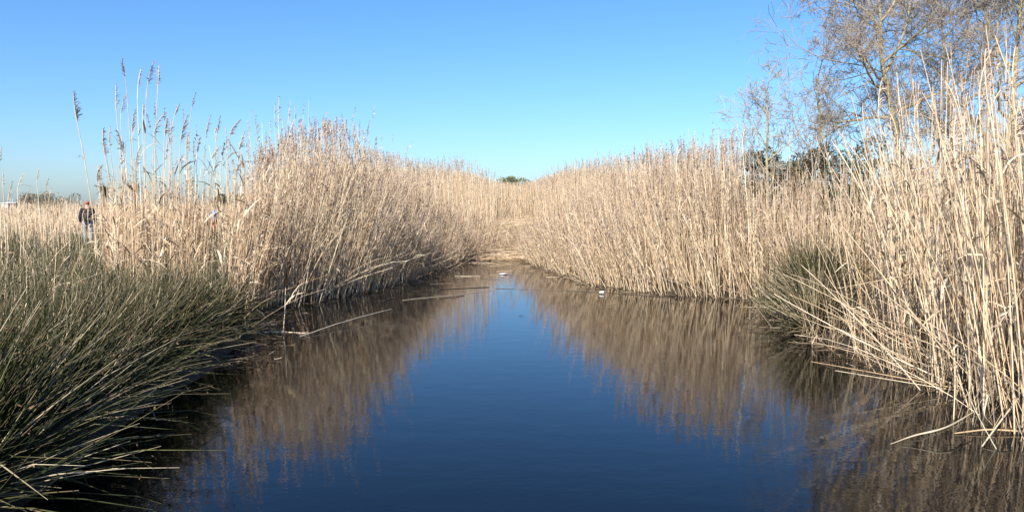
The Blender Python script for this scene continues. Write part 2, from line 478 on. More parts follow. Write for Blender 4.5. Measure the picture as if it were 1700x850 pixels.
def meadow(gs, gp):
    n = 9000
    y = 32 + 75 * rng.random(n) ** 1.6
    x = rng.uniform(-1.0, -.1, n) * y * .78 - 4
    keep = (np.abs(x / y + .380) > .0095) | (y > 47)
    xy = np.stack([x, y], 1)[keep]; n = len(xy)
    reed_mass(gs, gp, xy, np.clip(rng.normal(1.5, .22, n), .6, 2.6), 0, rad_=.011, S=3, K=5, segs=1, plume=.45, leaf=.5, pw=.013, lw=.02)
    xy = scatter(420, (-22, -6), (12, 31), lambda x, y: (x > -.72 * y) & (x < -.44 * y) & (np.abs(x / y + .545) > .02))
    reed_mass(gs, gp, xy, np.clip(rng.normal(1.25, .25, len(xy)), .6, 1.9), 0, rad_=.006, S=4, K=6, plume=.4, leaf=1.2)
    xy = scatter(900, (-15, -5), (14, 34), lambda x, y: (x > -.40 * y - .8) & (depth(x, y) < -3) & (np.abs(x / y + .380) > .0095))
    reed_mass(gs, gp, xy, np.clip(rng.normal(1.5, .25, len(xy)), .6, 2.2), 0, rad_=.007, S=4, K=6, plume=.3, leaf=1.2)
stand("far pale reed field behind the walkers and beyond the end of the water", [far_end, meadow])

# reeds broken down over the end of the water ------------------------------
g = Geo()
n = 2400
xy = scatter(n, (-3.4, 3.6), (24.5, 50), lambda x, y: (np.abs(x - .15) < np.minimum(.35 + (y - 24.0) * .33, 2.0)))
hz = np.clip((xy[:, 1] - 26.2) / 7, 0, 1) * .8
base = np.concatenate([xy, (.015 + hz * rng.uniform(.35, 1.05, n) + rng.uniform(0, .08, n))[:, None]], 1)
phi = rng.choice([0, math.pi], n) + rng.normal(0, .4, n)
L_ = rng.uniform(.6, 2.2, n)
base[:, 0] -= np.cos(phi) * L_ * .5
P = stalk(base, phi, rng.uniform(1.3, 1.6, n), rng.uniform(1.45, 1.7, n), L_, 4)
P[:, :, 2] = np.maximum(P[:, :, 2], .012)
up = stalk(np.stack([rng.uniform(-1.8, 2.1, 260), rng.uniform(25.5, 40, 260), np.full(260, .0)], 1), rng.uniform(0, 6.28, 260), np.abs(rng.normal(.2, .2, 260)), np.abs(rng.normal(.5, .4, 260)), rng.uniform(.5, 1.5, 260), 4)
g.tubes(up, np.full((260, 4), .005), tints(260, STRAW * .8))
g.tubes(P, .0068 * rng.uniform(.7, 1.3, (n, 1)) * np.linspace(1, .6, 4)[None], np.where((rng.random(n) < .4)[:, None], tints(n, STRAW * np.array([.5, .43, .36])), tints(n)))
tag(g.build("fallen_reeds", M_REED), "mat of flattened pale reeds lying across the end of the water", "reeds", kind="stuff")

# ------------------------------------------------------------------ single reeds that stand out
def bezier(a, c, b_, S):
    t = np.linspace(0, 1, S)[:, None]
    return (1 - t) ** 2 * a + 2 * t * (1 - t) * c + t * t * b_

def single_reed(pts, label, group, r=.006, plume=True, nleaf=2, K=34, pl=.30, color=None, pcol=None, lw=.010, name="reed", nod=None, leafdroop=1.0):
    """one reed: an Empty at its foot with stem, plume and leaf meshes; pts is its centre line in world metres"""
    pts = np.asarray(pts, float)
    o = pts[0].copy()
    root = empty(name, o)
    P = (pts - o)[None]
    if plume:                                   # finer points near the top, and the top nods over
        nd = rng.normal(.3, .7) if nod is None else nod
        nod = nd
        k = np.linspace(0, 1, P.shape[1]); t = np.concatenate([np.linspace(0, .8, 8), np.linspace(.84, 1, 6)])
        P = np.stack([np.interp(t, k, P[0, :, i]) for i in range(3)], 1)[None]
        b_ = np.clip((t - .82) / .18, 0, 1) ** 2 * pl * rng.uniform(.1, .55)
        P[0] += np.stack([np.cos(nd) * b_, np.sin(nd) * b_, -b_ * .45], 1)
    S = P.shape[1]
    c = tints(1, STRAW[[0, 1, 3, 5]]) if color is None else np.asarray(color)[None]
    gs = Geo()
    # nodes: slightly thicker rings along the stem
    gs.tubes(P, r * np.linspace(1.1, .5, S)[None] * (1 + .12 * (np.arange(S) % 3 == 0))[None], c, sides=5)
    gs.build("stem", M_REED, root)
    if plume:
        gp = Geo()
        plumes(gp, P, np.array([0]), K, np.array([pl * rng.uniform(.8, 1.2)]), 2, .0055, wind=np.array([rng.normal(.3, .7) if nod is None else nod]), cols=tints(1, PLUMEC) if pcol is None else np.asarray(pcol)[None])
        gp.build("plume", M_PLUME, root)
    for k in range(nleaf):
        gl = Geo()
        leaves(gl, P, np.array([0]), rng.uniform(.25, .86, 1), .18, .42, lw, droop=leafdroop)
        gl.build("leaf", M_LEAF, root)
    tag(root, label, "reed", group)
    return root

def foot(x, y):
    return np.array([x, y, float(ground(np.array(x), np.array(y))) - .04])

# the tall sparse reeds against the sky on the left: (tip px, tip py, foot px, distance)
TALL = [(206, 97, 226, 11.6), (226, 108, 236, 12.2), (245, 100, 240, 11.4), (266, 97, 256, 11.8), (187, 136, 214, 11.2),
        (196, 150, 220, 12.5), (288, 168, 276, 12.4), (320, 152, 303, 12.8), (302, 190, 296, 11.5), (343, 190, 330, 12.9),
        (361, 193, 352, 12.1), (381, 190, 372, 13.2), (397, 215, 385, 12.6), (419, 213, 408, 13.4), (433, 232, 421, 13.1),
        (163, 212, 205, 11.0), (176, 205, 208, 12.0), (150, 268, 200, 11.3), (215, 180, 232, 12.8), (234, 170, 243, 11.1),
        (256, 178, 250, 12.2), (273, 195, 268, 11.0), (328, 225, 318, 11.9), (349, 240, 338, 12.4), (371, 232, 362, 11.6),
        (204, 215, 226, 10.9), (222, 235, 240, 11.5), (310, 222, 300, 12.0), (408, 255, 396, 12.0), (390, 262, 380, 12.9)]
NAMED = {0: "thin tall left reed with a bent tip, left of the two highest straight ones",
         2: "tall straight left reed with a narrow dark plume, just left of the highest",
         3: "highest reed on the left bank with a long narrow dark plume pointing upward",
         7: "tall leaning reed with a thin plume standing apart right of the highest left reeds"}
for i, (tx, ty, fx, Y) in enumerate(TALL):
    f = foot((fx - CX) / FPX * Y, Y)
    t = at(tx, ty, Y - .15)
    c = f + (t - f) * .55 + np.array([(f[0] - t[0]) * .25 + rng.normal(0, .05), 0, .12])
    single_reed(bezier(f, c, t, 12), NAMED.get(i, "tall slender reed with a drooping plume against the sky on the left bank"),
                None if i in NAMED else "tall plumed reeds on the left bank", r=.0058, nleaf=int(rng.integers(2, 5)), K=int(rng.integers(28, 80)), pl=rng.uniform(.2, .42), lw=.013, nod=rng.normal(.3, 1.3),
                pcol=PLUMEC[rng.integers(0, 5)] * rng.uniform(.75, 1.15))
f = foot((168 - CX) / FPX * 10.6, 10.6); t = at(116, 152, 10.4)
single_reed(bezier(f, f + (t - f) * .6 + np.array([.12, 0, .1]), t, 14), "lone tall reed with dark plume leaning left above the walker in dark jacket", None,
            r=.006, K=60, pl=.36, nleaf=3, pcol=(.16, .11, .09), lw=.016)
# a few over the meadow at the left edge
for tx, ty, fx, Y in ((143, 330, 150, 13), (158, 318, 154, 12), (135, 345, 141, 15), (166, 335, 160, 14), (3, 282, 2, 9.5), (57, 277, 66, 13), (70, 292, 76, 13.5), (-2, 245, 4, 10.5), (15, 300, 20, 12), (40, 312, 44, 11), (100, 318, 96, 14), (28, 285, 40, 14)):
    f = foot((fx - CX) / FPX * Y, Y); t = at(tx, ty, Y)
    single_reed(bezier(f, f + (t - f) * .5 + rng.normal(0, .06, 3), t, 9), "slender reed standing apart in the green meadow at the left edge", "reeds scattered in the left meadow", r=.006, nleaf=2, K=20, pl=.22)

# front row of the left stand, leaning over the water
for k in range(58):
    y = rng.uniform(13.9, 20); x = shore_l(y) - rng.uniform(-.1, .5)
    L = float(trim(rng.uniform(1.9, 3.2, 1), np.array([[x, y]]))[0]) + .1; th = rng.uniform(.05, .65); ph = rng.normal(-.25, .5)
    P = stalk(foot(x, y)[None], np.array([ph]), np.array([th * .5]), np.array([th * 1.3]), np.array([L]), 9, 1.3)[0]
    pf = rng.random() < .6
    single_reed(P, ("plumed" if pf else "bare-topped") + " straw reed in the front row of the left stand leaning over the water", ("plumed" if pf else "bare") + " front reeds of the left stand", r=.0065, nleaf=int(rng.integers(0, 2)), plume=pf, K=24, pl=.28)
# front row of the right middle stand
for k in range(58):
    y = rng.uniform(14.7, 20); x = shore_r(y) + rng.uniform(-.1, .5)
    L = float(trim(rng.uniform(1.7, 2.8, 1), np.array([[x, y]]))[0]) + .1; th = rng.uniform(.05, .7); ph = math.pi + rng.normal(.25, .5)
    P = stalk(foot(x, y)[None], np.array([ph]), np.array([th * .5]), np.array([th * 1.3]), np.array([L]), 9, 1.3)[0]
    pf = rng.random() < .6
    single_reed(P, ("plumed" if pf else "bare-topped") + " straw reed in the front row of the middle right stand leaning over the water", ("plumed" if pf else "bare") + " front reeds of the middle right stand", r=.0065, nleaf=int(rng.integers(0, 2)), plume=pf, K=24, pl=.28)
# the plumed tops of the middle right stand against the sky
for tx, ty, Y in ((1130, 232, 16), (1146, 226, 16.5), (1160, 236, 16), (1190, 226, 16.4), (1206, 203, 15.8), (1228, 208, 15.6), (1240, 222, 15.9), (1118, 240, 16.6), (1096, 246, 17), (1075, 250, 17), (1060, 246, 17.4), (1172, 246, 16.1), (1216, 240, 16)):
    t = at(tx, ty, Y); f = foot(t[0] + rng.uniform(.15, .45), Y)
    single_reed(bezier(f, f + (t - f) * .5 + np.array([.08, 0, .05]), t, 9), "reed with a dark feathery plume above the middle right stand", "plumed reeds above the middle right stand", r=.006, nleaf=1, K=44, pl=.34, pcol=PLUMEC[rng.integers(0, 5)] * .75, nod=.2)

# right foreground: upright ones
for k in range(98):
    y = rng.uniform(5.9, 9.6); x = max(shore_r(y) + (rng.uniform(.0, .45) if k < 60 else rng.uniform(.5, 1.3)), .46 * y + .35)
    L = rng.uniform(2.2, 3.3); th = abs(rng.normal(.17, .14)); ph = math.pi + rng.normal(.15, .55)
    P = stalk(foot(x, y)[None], np.array([ph]), np.array([th * .6]), np.array([th * 1.5 + .02]), np.array([L]), 11, 1.4)[0]
    pf = rng.random() < .6; nl = int(rng.integers(0, 3))
    kind = ("plumed" if pf else "bare-topped") + (" upright reed with hanging dry leaves" if nl else " leafless upright reed")
    single_reed(P, kind + (" in the near right stand, right at the water" if k < 60 else " in the near right stand, back from the water"), kind + (" at the water" if k < 60 else " back from the water"), r=.0060, nleaf=nl, plume=pf, K=40, pl=.34, lw=.012)
# right foreground: arching out over the water (tip px, tip py, foot px, foot py, distance of the tip)
ARCH = [(1285, 488, 1640, 652, 8.2, "long pale reed arching far left over the water in front of the right rush tussocks"),
        (1343, 566, 1625, 640, 7.6, None), (1346, 600, 1690, 662, 7.2, "pale reed lying almost flat just above the water by the near right stand"),
        (1387, 615, 1640, 650, 7.4, None), (1330, 440, 1576, 664, 8.0, "straight pale reed slanting down into the water in front of the near right stand"),
        (1352, 480, 1612, 622, 8.4, None), (1395, 372, 1600, 640, 8.6, None), (1432, 400, 1650, 610, 8.2, None), (1480, 432, 1655, 600, 7.8, None),
        (1312, 520, 1640, 645, 8.0, None), (1420, 335, 1610, 625, 8.8, None), (1460, 300, 1640, 640, 8.6, None), (1378, 540, 1655, 640, 7.6, None),
        (1510, 330, 1665, 640, 8.0, None), (1445, 470, 1660, 655, 7.4, None), (1535, 280, 1675, 660, 7.6, None), (1400, 430, 1590, 600, 8.8, None),
        (1300, 455, 1600, 640, 8.6, None), (1375, 505, 1630, 630, 8.2, None), (1410, 575, 1650, 648, 7.5, None), (1440, 540, 1660, 640, 7.6, None), (1368, 450, 1570, 610, 8.9, None),
        (1560, 420, 1690, 690, 6.8, None), (1500, 500, 1680, 680, 6.9, None), (1360, 395, 1545, 600, 9.2, None)]
for tx, ty, fx, fy, Y, lab in ARCH:
    f = on_level(fx, fy, 0.0) + np.array([rng.normal(.05, .06), rng.normal(.1, .15), 0]); f[2] = -.06
    t = at(tx, ty, Y)
    c = (f + t) / 2 + np.array([rng.normal(0, .09), rng.normal(0, .09), rng.normal(.02, .13)])
    single_reed(bezier(f, c, t, 11), lab or "pale reed arching left over the water from the near right stand", None if lab else "reeds arching over the water on the right",
                r=rng.uniform(.0045, .0070), nleaf=int(rng.random() < .3), plume=False, color=STRAW[rng.integers(0, 4)] * rng.uniform(.8, 1.05))

# ------------------------------------------------------------------ stalks and litter on the water
def floating(px, label, group=None, r=.007, m=M_REED, color=STRAW[3], name="floating_stalk", z=None, ctrl=None):
    (x0, y0), (x1, y1) = px[0], px[-1]
    a, e = on_level(x0, y0, .0), on_level(x1, y1, .0)
    a[2], e[2] = z or (.006, .006)
    c = (a + e) / 2 + (rng.normal(0, .04, 3) * [1, 1, .1] if ctrl is None else np.array(ctrl))
    P = bezier(a, c, e, 9)
    P[1:-1] += np.cumsum(rng.normal(0, .018, (7, 3)) * [1, 1.6, .05], 0) * np.sin(np.linspace(.4, 2.8, 7))[:, None]
    g = Geo(); g.tubes((P - a)[None], r * np.linspace(1.1, .6, 9)[None], np.asarray(color)[None], sides=5)
    tag(g.build(name, m, None, a), label, "stalk", group)

floating([(498, 560), (650, 523)], "long pale curved reed stalk lying on the water off the left bank", r=.0065, color=(.58, .50, .38), z=(.01, .10), ctrl=(-.02, .15, .02))
floating([(420, 552), (508, 553)], "short straight pale stalk on the dark water at the foot of the left bank", r=.008)
floating([(668, 499), (822, 482)], "pale stalk floating beside the tip of the left reed stand", r=.0045, color=(.50, .42, .31))
floating([(1000, 486), (822, 479)], "long dark stalk floating across the middle of the channel", r=.0065, m=M_STICK)
floating([(812, 477), (672, 484)], "dark stalk floating left of the middle of the channel", r=.008, m=M_STICK)
floating([(1112, 494), (985, 484)], "dark stalk floating beside the white plastic scrap at the right reeds", r=.0065, m=M_STICK)
floating([(655, 495), (620, 503)], "short dark stalk floating at the left reeds, lower one of two", r=.008, m=M_STICK)
floating([(770, 491), (728, 496)], "short dark stalk just below the pale one in the channel", r=.007, m=M_STICK)
for k in range(46):
    y = rng.uniform(16.5, 26); x = rng.uniform(float(shore_l(y)) + .05, float(shore_r(y)) - .05)
    if abs(x) < .5 and y < 20: continue
    L = rng.uniform(.15, .8); a = rng.normal(0, .3)
    dk = rng.random() < .55
    p0 = np.array([x, y, .004]); p1 = p0 + np.array([math.cos(a) * L, math.sin(a) * L, rng.uniform(0, .03)])
    g = Geo(); P = bezier(p0, (p0 + p1) / 2 + rng.normal(0, .04, 3) * [1, 1, .1], p1, 5) - p0
    g.tubes(P[None], rng.uniform(.003, .006) * np.linspace(1, .6, 5)[None], tints(1), sides=4)
    tag(g.build("floating_stalk", M_STICK if dk else M_REED, None, p0), ("small dark" if dk else "small pale") + " broken stalk floating near the far end of the channel", "stalk",
        "dark broken stalks on the far water" if dk else "pale broken stalks on the far water")
g = Geo(); n = 2600
y = rng.uniform(8.5, 27, n); sd = rng.random(n) < .5; o_ = np.minimum(rng.normal(0, .3, n) ** 2 * 3, .7 * rng.random(n)) + .02
x = np.where(sd, shore_l(y) + o_, shore_r(y) - o_)
a = rng.uniform(0, 6.28, n); L = rng.uniform(.03, .28, n)
d = np.stack([np.cos(a) * L, np.sin(a) * L, rng.uniform(-.01, .03, n)], 1)
p0 = np.stack([x, y, np.full(n, .006)], 1)
g.tubes(np.stack([p0, p0 + d * .5 + rng.normal(0, .006, (n, 3)) * [1, 1, .2], p0 + d], 1), rng.uniform(.002, .006, (n, 1)) * np.array([1, 1, .7])[None], np.where((rng.random(n) < .8)[:, None], np.array([[.09, .065, .04]]), tints(n) * .7))
tag(g.build("water_litter", M_REED), "scattered bits of reed litter floating along both waterlines", "litter", kind="stuff")
# right foreground debris
def curved(pts, label, r, color, name="broken_reed", m=M_REED, flat=False, group=None):
    pts = [np.array(p, float) for p in pts]
    o = pts[0]
    t = np.linspace(0, 1, 13)
    ctrl = np.array(pts); k = np.linspace(0, 1, len(ctrl))
    P = np.stack([np.interp(t, k, ctrl[:, i]) for i in range(3)], 1)
    for _ in range(3): P[1:-1] = (P[:-2] + P[1:-1] * 2 + P[2:]) / 4
    P = P - o
    w = r * np.sin(np.clip(.12 + t * .9, 0, 1) * math.pi * .95 + .05) if flat else r * np.linspace(1.1, .6, 13)
    g = Geo(); g.tubes(P[None], np.abs(w)[None] + .0015, np.asarray(color)[None], sides=5)
    tag(g.build(name, m, None, o), label, "reed", group)
def lw_(px, py, z): 
    p = on_level(px, py, z); return p
curved([lw_(1622, 680, .12), lw_(1570, 712, .10), lw_(1520, 721, .05), lw_(1478, 737, .004)], "pale curved dead reed blade touching the water at lower right", .0065, (.46, .38, .26), flat=True)
curved([lw_(1690, 662, .22), lw_(1660, 700, .12), lw_(1630, 741, .004)], "thick pale broken stalk poking left into the water at lower right edge", .0065, (.50, .42, .29))
curved([lw_(1700, 716, .02), lw_(1640, 712, .03), lw_(1585, 719, .006)], "brownish stalk lying flat on the water at lower right", .007, (.45, .32, .18))
curved([lw_(1640, 655, .3), lw_(1632, 690, .16), lw_(1650, 708, .01)], "thin hooked dead blade hanging to the water at lower right", .005, (.5, .42, .3))
curved([lw_(1583, 560, .55), lw_(1586, 630, .3), lw_(1583, 700, -.02)], "thin upright bare stalk standing in the water at lower right", .006, (.55, .44, .28))
f = on_level(470, 552, 0)
curved([f, at(473, 520, f[1]), at(474, 478, f[1])], "thin upright bare stalk standing in the water at the left bank", .007, (.62, .52, .38))
for a_, b_, lab in (((560, 488), (626, 512), "upper"), ((600, 483), (552, 500), "lower")):
    pass

def scrap(loc, s, label, flat):
    bm = bmesh.new()
    bmesh.ops.create_icosphere(bm, subdivisions=2, radius=1)
    for v in bm.verts:
        k = rng.uniform(.75, 1.2)
        v.co = Vector((v.co.x * s * k * 1.5, v.co.y * s * k, v.co.z * s * flat * rng.uniform(.7, 1.3)))
    me = bpy.data.meshes.new("plastic_scrap"); bm.to_mesh(me); bm.free(); me.materials.append(M_WHITE)
    o = bpy.data.objects.new("plastic_scrap", me); o.location = loc; col.objects.link(o)
    tag(o, label, "litter")
p = on_level(999, 488); scrap((p[0], p[1], .03), .034, "crumpled white plastic scrap floating beside the right reeds", .8)
p = on_level(836, 456); scrap((p[0], p[1], .02), .075, "flat white plastic scrap floating at the far end of the channel", .25)
for px, py, lab in ((865, 526, "small dark leaf floating in the middle of the open blue water"), (714, 521, "small dark leaf floating in the reflection of the left reeds")):
    p = on_level(px, py)
    g = Geo(); g.ribbons(np.array([[[-.04, 0, .006], [0, .01, .02], [.04, 0, .008]]]), np.array([[.006, .022, .004]]), np.array([[0, 1., .2]]), np.array([[.06, .045, .03]]))
    tag(g.build("floating_leaf", M_LEAF, None, (p[0], p[1], 0)), lab, "leaf")

# ------------------------------------------------------------------ rush tussocks
GREEN = np.array([[.030, .038, .012], [.041, .048, .016], [.019, .025, .008], [.072, .072, .027], [.038, .039, .016]])
DEAD = np.array([[.34, .28, .17], [.22, .17, .10], [.45, .38, .26]])
def tussock(x, y, L, n, label, group=None, spread=1.5, dead=.16, bias=None, r=.0040):
    n = int(n * (1 if y < 9 else .78)); r = r * (1 if y < 9 else 1.15)
    z = float(ground(np.array(x), np.array(y)))
    root = empty("rush_tussock", (x, y, z - .02))
    for nm, m, pal in (("green_blades", int(n * (1 - dead)), GREEN), ("dead_blades", int(n * dead), DEAD)):
        ph = rng.uniform(0, 6.283, m)
        if bias is not None:
            ph = np.where(rng.random(m) < .22, bias + rng.normal(0, .7, m), ph)
        th0 = np.abs(rng.normal(0, .42, m)) * spread
        th0 = np.clip(th0, 0, 1.4)
        th1 = th0 + rng.normal(.2, .4, m)
        rr = rng.uniform(0, .14, m) ** .8 * L
        base = np.stack([np.cos(ph) * rr, np.sin(ph) * rr, np.zeros(m)], 1)
        P = stalk(base, ph, th0, th1, L * rng.uniform(.4, 1.12, m) * .93, 4, 1.3, wob=.07)
        g = Geo()
        c = tints(m, pal, .2)
        C = np.repeat(c[:, None], 4, 1)
        if nm == "green_blades":
            tipdry = rng.random(m) < .45
            C[tipdry, 3] = np.array([.20, .155, .09])
        g.tubes(P, r * rng.uniform(.7, 1.3, (m, 1)) * np.array([1.1, 1.05, .9, .3])[None], C)
        o = g.build(nm, M_RUSH if nm == "green_blades" else M_REED, root); o["kind"] = "stuff"
        if nm == "green_blades":
            k = int(m * .2); A = lerp_line(P[:k], np.full((k, 1), .86))[:, 0]
            gh = Geo()
            for q in range(3):
                d = unit(rng.normal(0, 1, (k, 3)) + [0, 0, .6]) * rng.uniform(.012, .032, (k, 1))
                gh.ribbons(np.stack([A, A + d * .6, A + d], 1), np.tile([.002, .0055, .001], (k, 1)), unit(rng.normal(0, 1, (k, 3))), np.tile([[.16, .10, .055]], (k, 1)))
            o = gh.build("seed_heads", M_REED, root); o["kind"] = "stuff"
    tag(root, label, "rushes", group)

TS = [(-3.35, 4.35, 1.25, 1500, "dark rush tussock in the bottom left corner with blades sweeping right over the water", 0.0),
      (-3.55, 5.75, 1.15, 1350, "dark rush tussock second from the bottom left corner along the water's edge", -.1),
      (-3.75, 7.2, 1.0, 1150, "dark rush tussock third from the bottom left corner along the water's edge", 0.1),
      (-3.95, 8.7, .98, 1150, "dark rush tussock fourth along the left water's edge", 0.0),
      (-4.05, 10.2, .85, 950, "dark rush tussock fifth along the left water's edge, by the short reeds", 0.0),
      (-4.35, 11.8, .62, 650, "dark rush tussock in front of the left reeds, beside the upright bare stalk", 0.1),
      (-4.75, 5.0, 1.25, 1200, "green rush tussock behind the bottom left corner one, away from the water", None),
      (-4.95, 6.9, 1.15, 1100, "green rush tussock behind the third one of the left water's edge", None),
      (-5.2, 8.6, 1.1, 1000, "green rush tussock behind the fourth one of the left water's edge", None),
      (-5.5, 10.4, .95, 800, "green rush tussock at the foot of the tall left reeds", None)]
for x, y, L, n, lab, bias in TS: tussock(x, y, L * 1.12, int(n * 1.35), lab, None, bias=bias)
for x, y in ((-6.2, 6.6), (-6.6, 8.6), (-7.0, 10.6), (-7.8, 12.2), (-6.9, 12.6), (-8.2, 9.6), (-9, 14)):
    tussock(x, y, 1.2, 950, "green rush tussock out in the meadow at the left edge", "rush tussocks in the left meadow")
tussock(4.75, 11.9, 1.3, 2000, "largest grey-green rush tussock between the two right reed stands", None, spread=1.35, dead=.3, bias=3.6)
tussock(4.35, 11.0, .95, 1100, "lower rush tussock drooping to the water in front of the largest right one", None, spread=1.7, dead=.45, bias=3.4)
tussock(4.6, 13.1, .85, 700, "small rush tussock left behind the largest right one", None, spread=1.4, dead=.3)

# meadow grass
g = Geo(); n = 16000
y = 7 + 30 * rng.random(n) ** 1.3
x = -4.6 - rng.random(n) * (y * .75 - 1.5).clip(1)
base = np.stack([x, y, ground(x, y) - .02], 1)
hh = np.where(rng.random(n) < .3, .95, .6) * rng.uniform(.6, 1.2, n)
P = stalk(base, rng.uniform(0, 6.28, n), np.abs(rng.normal(0, .25, n)), np.abs(rng.normal(.3, .25, n)), hh, 3)
c = np.where((rng.random(n) < .24)[:, None], tints(n, STRAW * .75), tints(n, GREEN * 1.6, .2))
g.ribbons(P, .0038 * (1 + y / 18)[:, None] * np.array([1., .8, .15])[None], unit(rng.normal(0, 1, (n, 3)) * [1, 1, .1]), c)
tag(g.build("meadow_grass", M_RUSH), "mixed green and dry grass of the meadow at the left", "grass", kind="stuff")

# small green herb at the foot of the left stand
p = on_level(510, 486, .1)
root = empty("green_herb", (p[0], p[1], 0.0))
g = Geo(); n = 14
ph = rng.uniform(0, 6.28, n)
P = stalk(np.tile([[0, 0, -.05]], (n, 1)), ph, rng.uniform(.1, .5, n), rng.uniform(.4, .9, n), rng.uniform(.15, .38, n), 5)
g.tubes(P, np.full((n, 5), .003), np.tile([[.12, .2, .04]], (n, 1))); g.build("stems", M_RUSH, root)
for k in range(34):
    g = Geo(); i = rng.integers(0, n); A = lerp_line(P[i:i + 1], np.array([[rng.uniform(.4, 1)]]))[0, 0]
    a = rng.uniform(0, 6.28); d = np.array([math.cos(a), math.sin(a), .25]) * rng.uniform(.05, .09)
    g.ribbons(np.array([[A, A + d * .5 + [0, 0, .01], A + d]]), np.array([[.004, .022, .003]]), unit(np.array([[-math.sin(a), math.cos(a), .3]])), np.array([[.16, .30, .05]]) * rng.uniform(.7, 1.2))
    g.build("leaf", M_FOL, root)
tag(root, "small bright green leafy herb at the foot of the left reeds", "herb")

# ------------------------------------------------------------------ bare trees
def bare_tree(name, trunk, limbs, label, r0, twig_cols, dens=(7, 7, 6, 3), buds=True, seed=1, group=None, cat="tree"):
    """trunk: world points; limbs: (t, direction, length); further branching is random"""
    rs = np.random.default_rng(seed)
    trunk = np.asarray(trunk, float); o = trunk[0].copy()
    root = empty(name, o)
    T = trunk - o
    k = np.linspace(0, 1, len(T)); t = np.linspace(0, 1, 16)
    P = np.stack([np.interp(t, k, T[:, i]) for i in range(3)], 1)
    for _ in range(2): P[1:-1] = (P[:-2] + 2 * P[1:-1] + P[2:]) / 4
    R = r0 * np.interp(t, [0, .12, 1], [1.25, 1.0, .35])
    g = Geo(); g.tubes(P[None], R[None], np.array([[.3, .25, .15]]), sides=9); g.build("trunk", M_BARK, root)
    def grow(starts, dirs, lens, rads, S, up, wig):
        n = len(starts); D = unit(dirs); pts = [starts]; step = (lens / (S - 1))[:, None]
        for s in range(S - 1):
            D = unit(D + rs.normal(0, wig, (n, 3)) + np.array([0, 0, up]))
            pts.append(pts[-1] + D * step)
        return np.stack(pts, 1), rads[:, None] * np.linspace(1, .4, S)[None]
    def child(P, R, m, lf, spread, tmin=.25):
        n, S = len(P), P.shape[1]
        idx = np.repeat(np.arange(n), m); tt = np.clip(tmin + (1 - tmin) * (np.tile(np.arange(m), n) + rs.uniform(0, 1, n * m)) / m, 0, .99)
        A = lerp_line(P[idx], tt[:, None])[:, 0]
        f = (tt * (S - 1)).astype(int)
        tan = unit(P[idx, np.minimum(f + 1, S - 1)] - P[idx, f])
        L = np.linalg.norm(P[idx, -1] - P[idx, 0], axis=1) * lf * (1.15 - .6 * tt) * rs.uniform(.6, 1.3, n * m)
        d = unit(tan * .8 + unit(rs.normal(0, 1, (n * m, 3))) * spread)
        return A, d, L, R[idx, np.minimum(f, S - 1)] * .55
    gt = Geo(); allb = []
    A = lerp_line(P[None].repeat(len(limbs), 0), np.array([[l[0]] for l in limbs]))[:, 0]
    LP, LR = grow(A, np.array([l[1] for l in limbs], float), np.array([l[2] for l in limbs], float), np.array([r0 * (.6 - .25 * l[0]) for l in limbs]), 10, .05, .17)
    for i in range(len(limbs)):
        g = Geo(); g.tubes(LP[i:i + 1], LR[i:i + 1], np.array([[.3, .25, .15]]), sides=7); g.build("limb", M_BARK, root)
    B, BR = grow(*child(np.concatenate([LP, P[None, 6:16]]), np.concatenate([LR, R[None, 6:16] * .6]), dens[0] + 2, .75, .95), 7, .06, .16)
    gb = Geo(); gb.tubes(B, np.maximum(BR, .006), np.tile(twig_cols[0], (len(B), 1)), sides=5)
    C, CR = grow(*child(B, BR, dens[1], .62, .95), 5, .06, .18)
    gb.tubes(C, np.maximum(CR, .005), np.tile(twig_cols[1], (len(C), 1)), sides=4)
    ob = gb.build("branches", M_TWIG, root); ob["kind"] = "stuff"
    Dd, DR = grow(*child(C, CR, dens[2], .66, .95), 4, .05, .2)
    gt.tubes(Dd, np.maximum(DR, .0055), np.clip(np.tile(twig_cols[2], (len(Dd), 1)) * rs.uniform(.7, 1.25, (len(Dd), 1)), .01, .9), sides=3)
    if dens[3]:
        E, ER = grow(*child(Dd, DR, dens[3], .7, .9), 2, .04, .2)
        gt.tubes(E, np.full(E.shape[:2], .0046), np.clip(np.tile(twig_cols[2], (len(E), 1)) * rs.uniform(.7, 1.25, (len(E), 1)), .01, .9), sides=3)
        Dd = E
    ot = gt.build("twigs", M_TWIG, root); ot["kind"] = "stuff"
    if buds:
        m = len(Dd) // 9; sel = rs.integers(0, len(Dd), m)
        A = Dd[sel, -1]; d = unit(rs.normal(0, 1, (m, 3)) + [0, 0, -.3]) * rs.uniform(.02, .06, (m, 1))
        g = Geo(); g.ribbons(np.stack([A, A + d * .5, A + d], 1), np.tile([.004, .012, .003], (m, 1)), unit(rs.normal(0, 1, (m, 3))), np.clip(np.array([[.22, .16, .10]]) * rs.uniform(.6, 1.4, (m, 1)), .01, .9))
        o2 = g.build("dry_catkins", M_LEAF, root); o2["kind"] = "stuff"
    tag(root, label, cat, group)
    return root

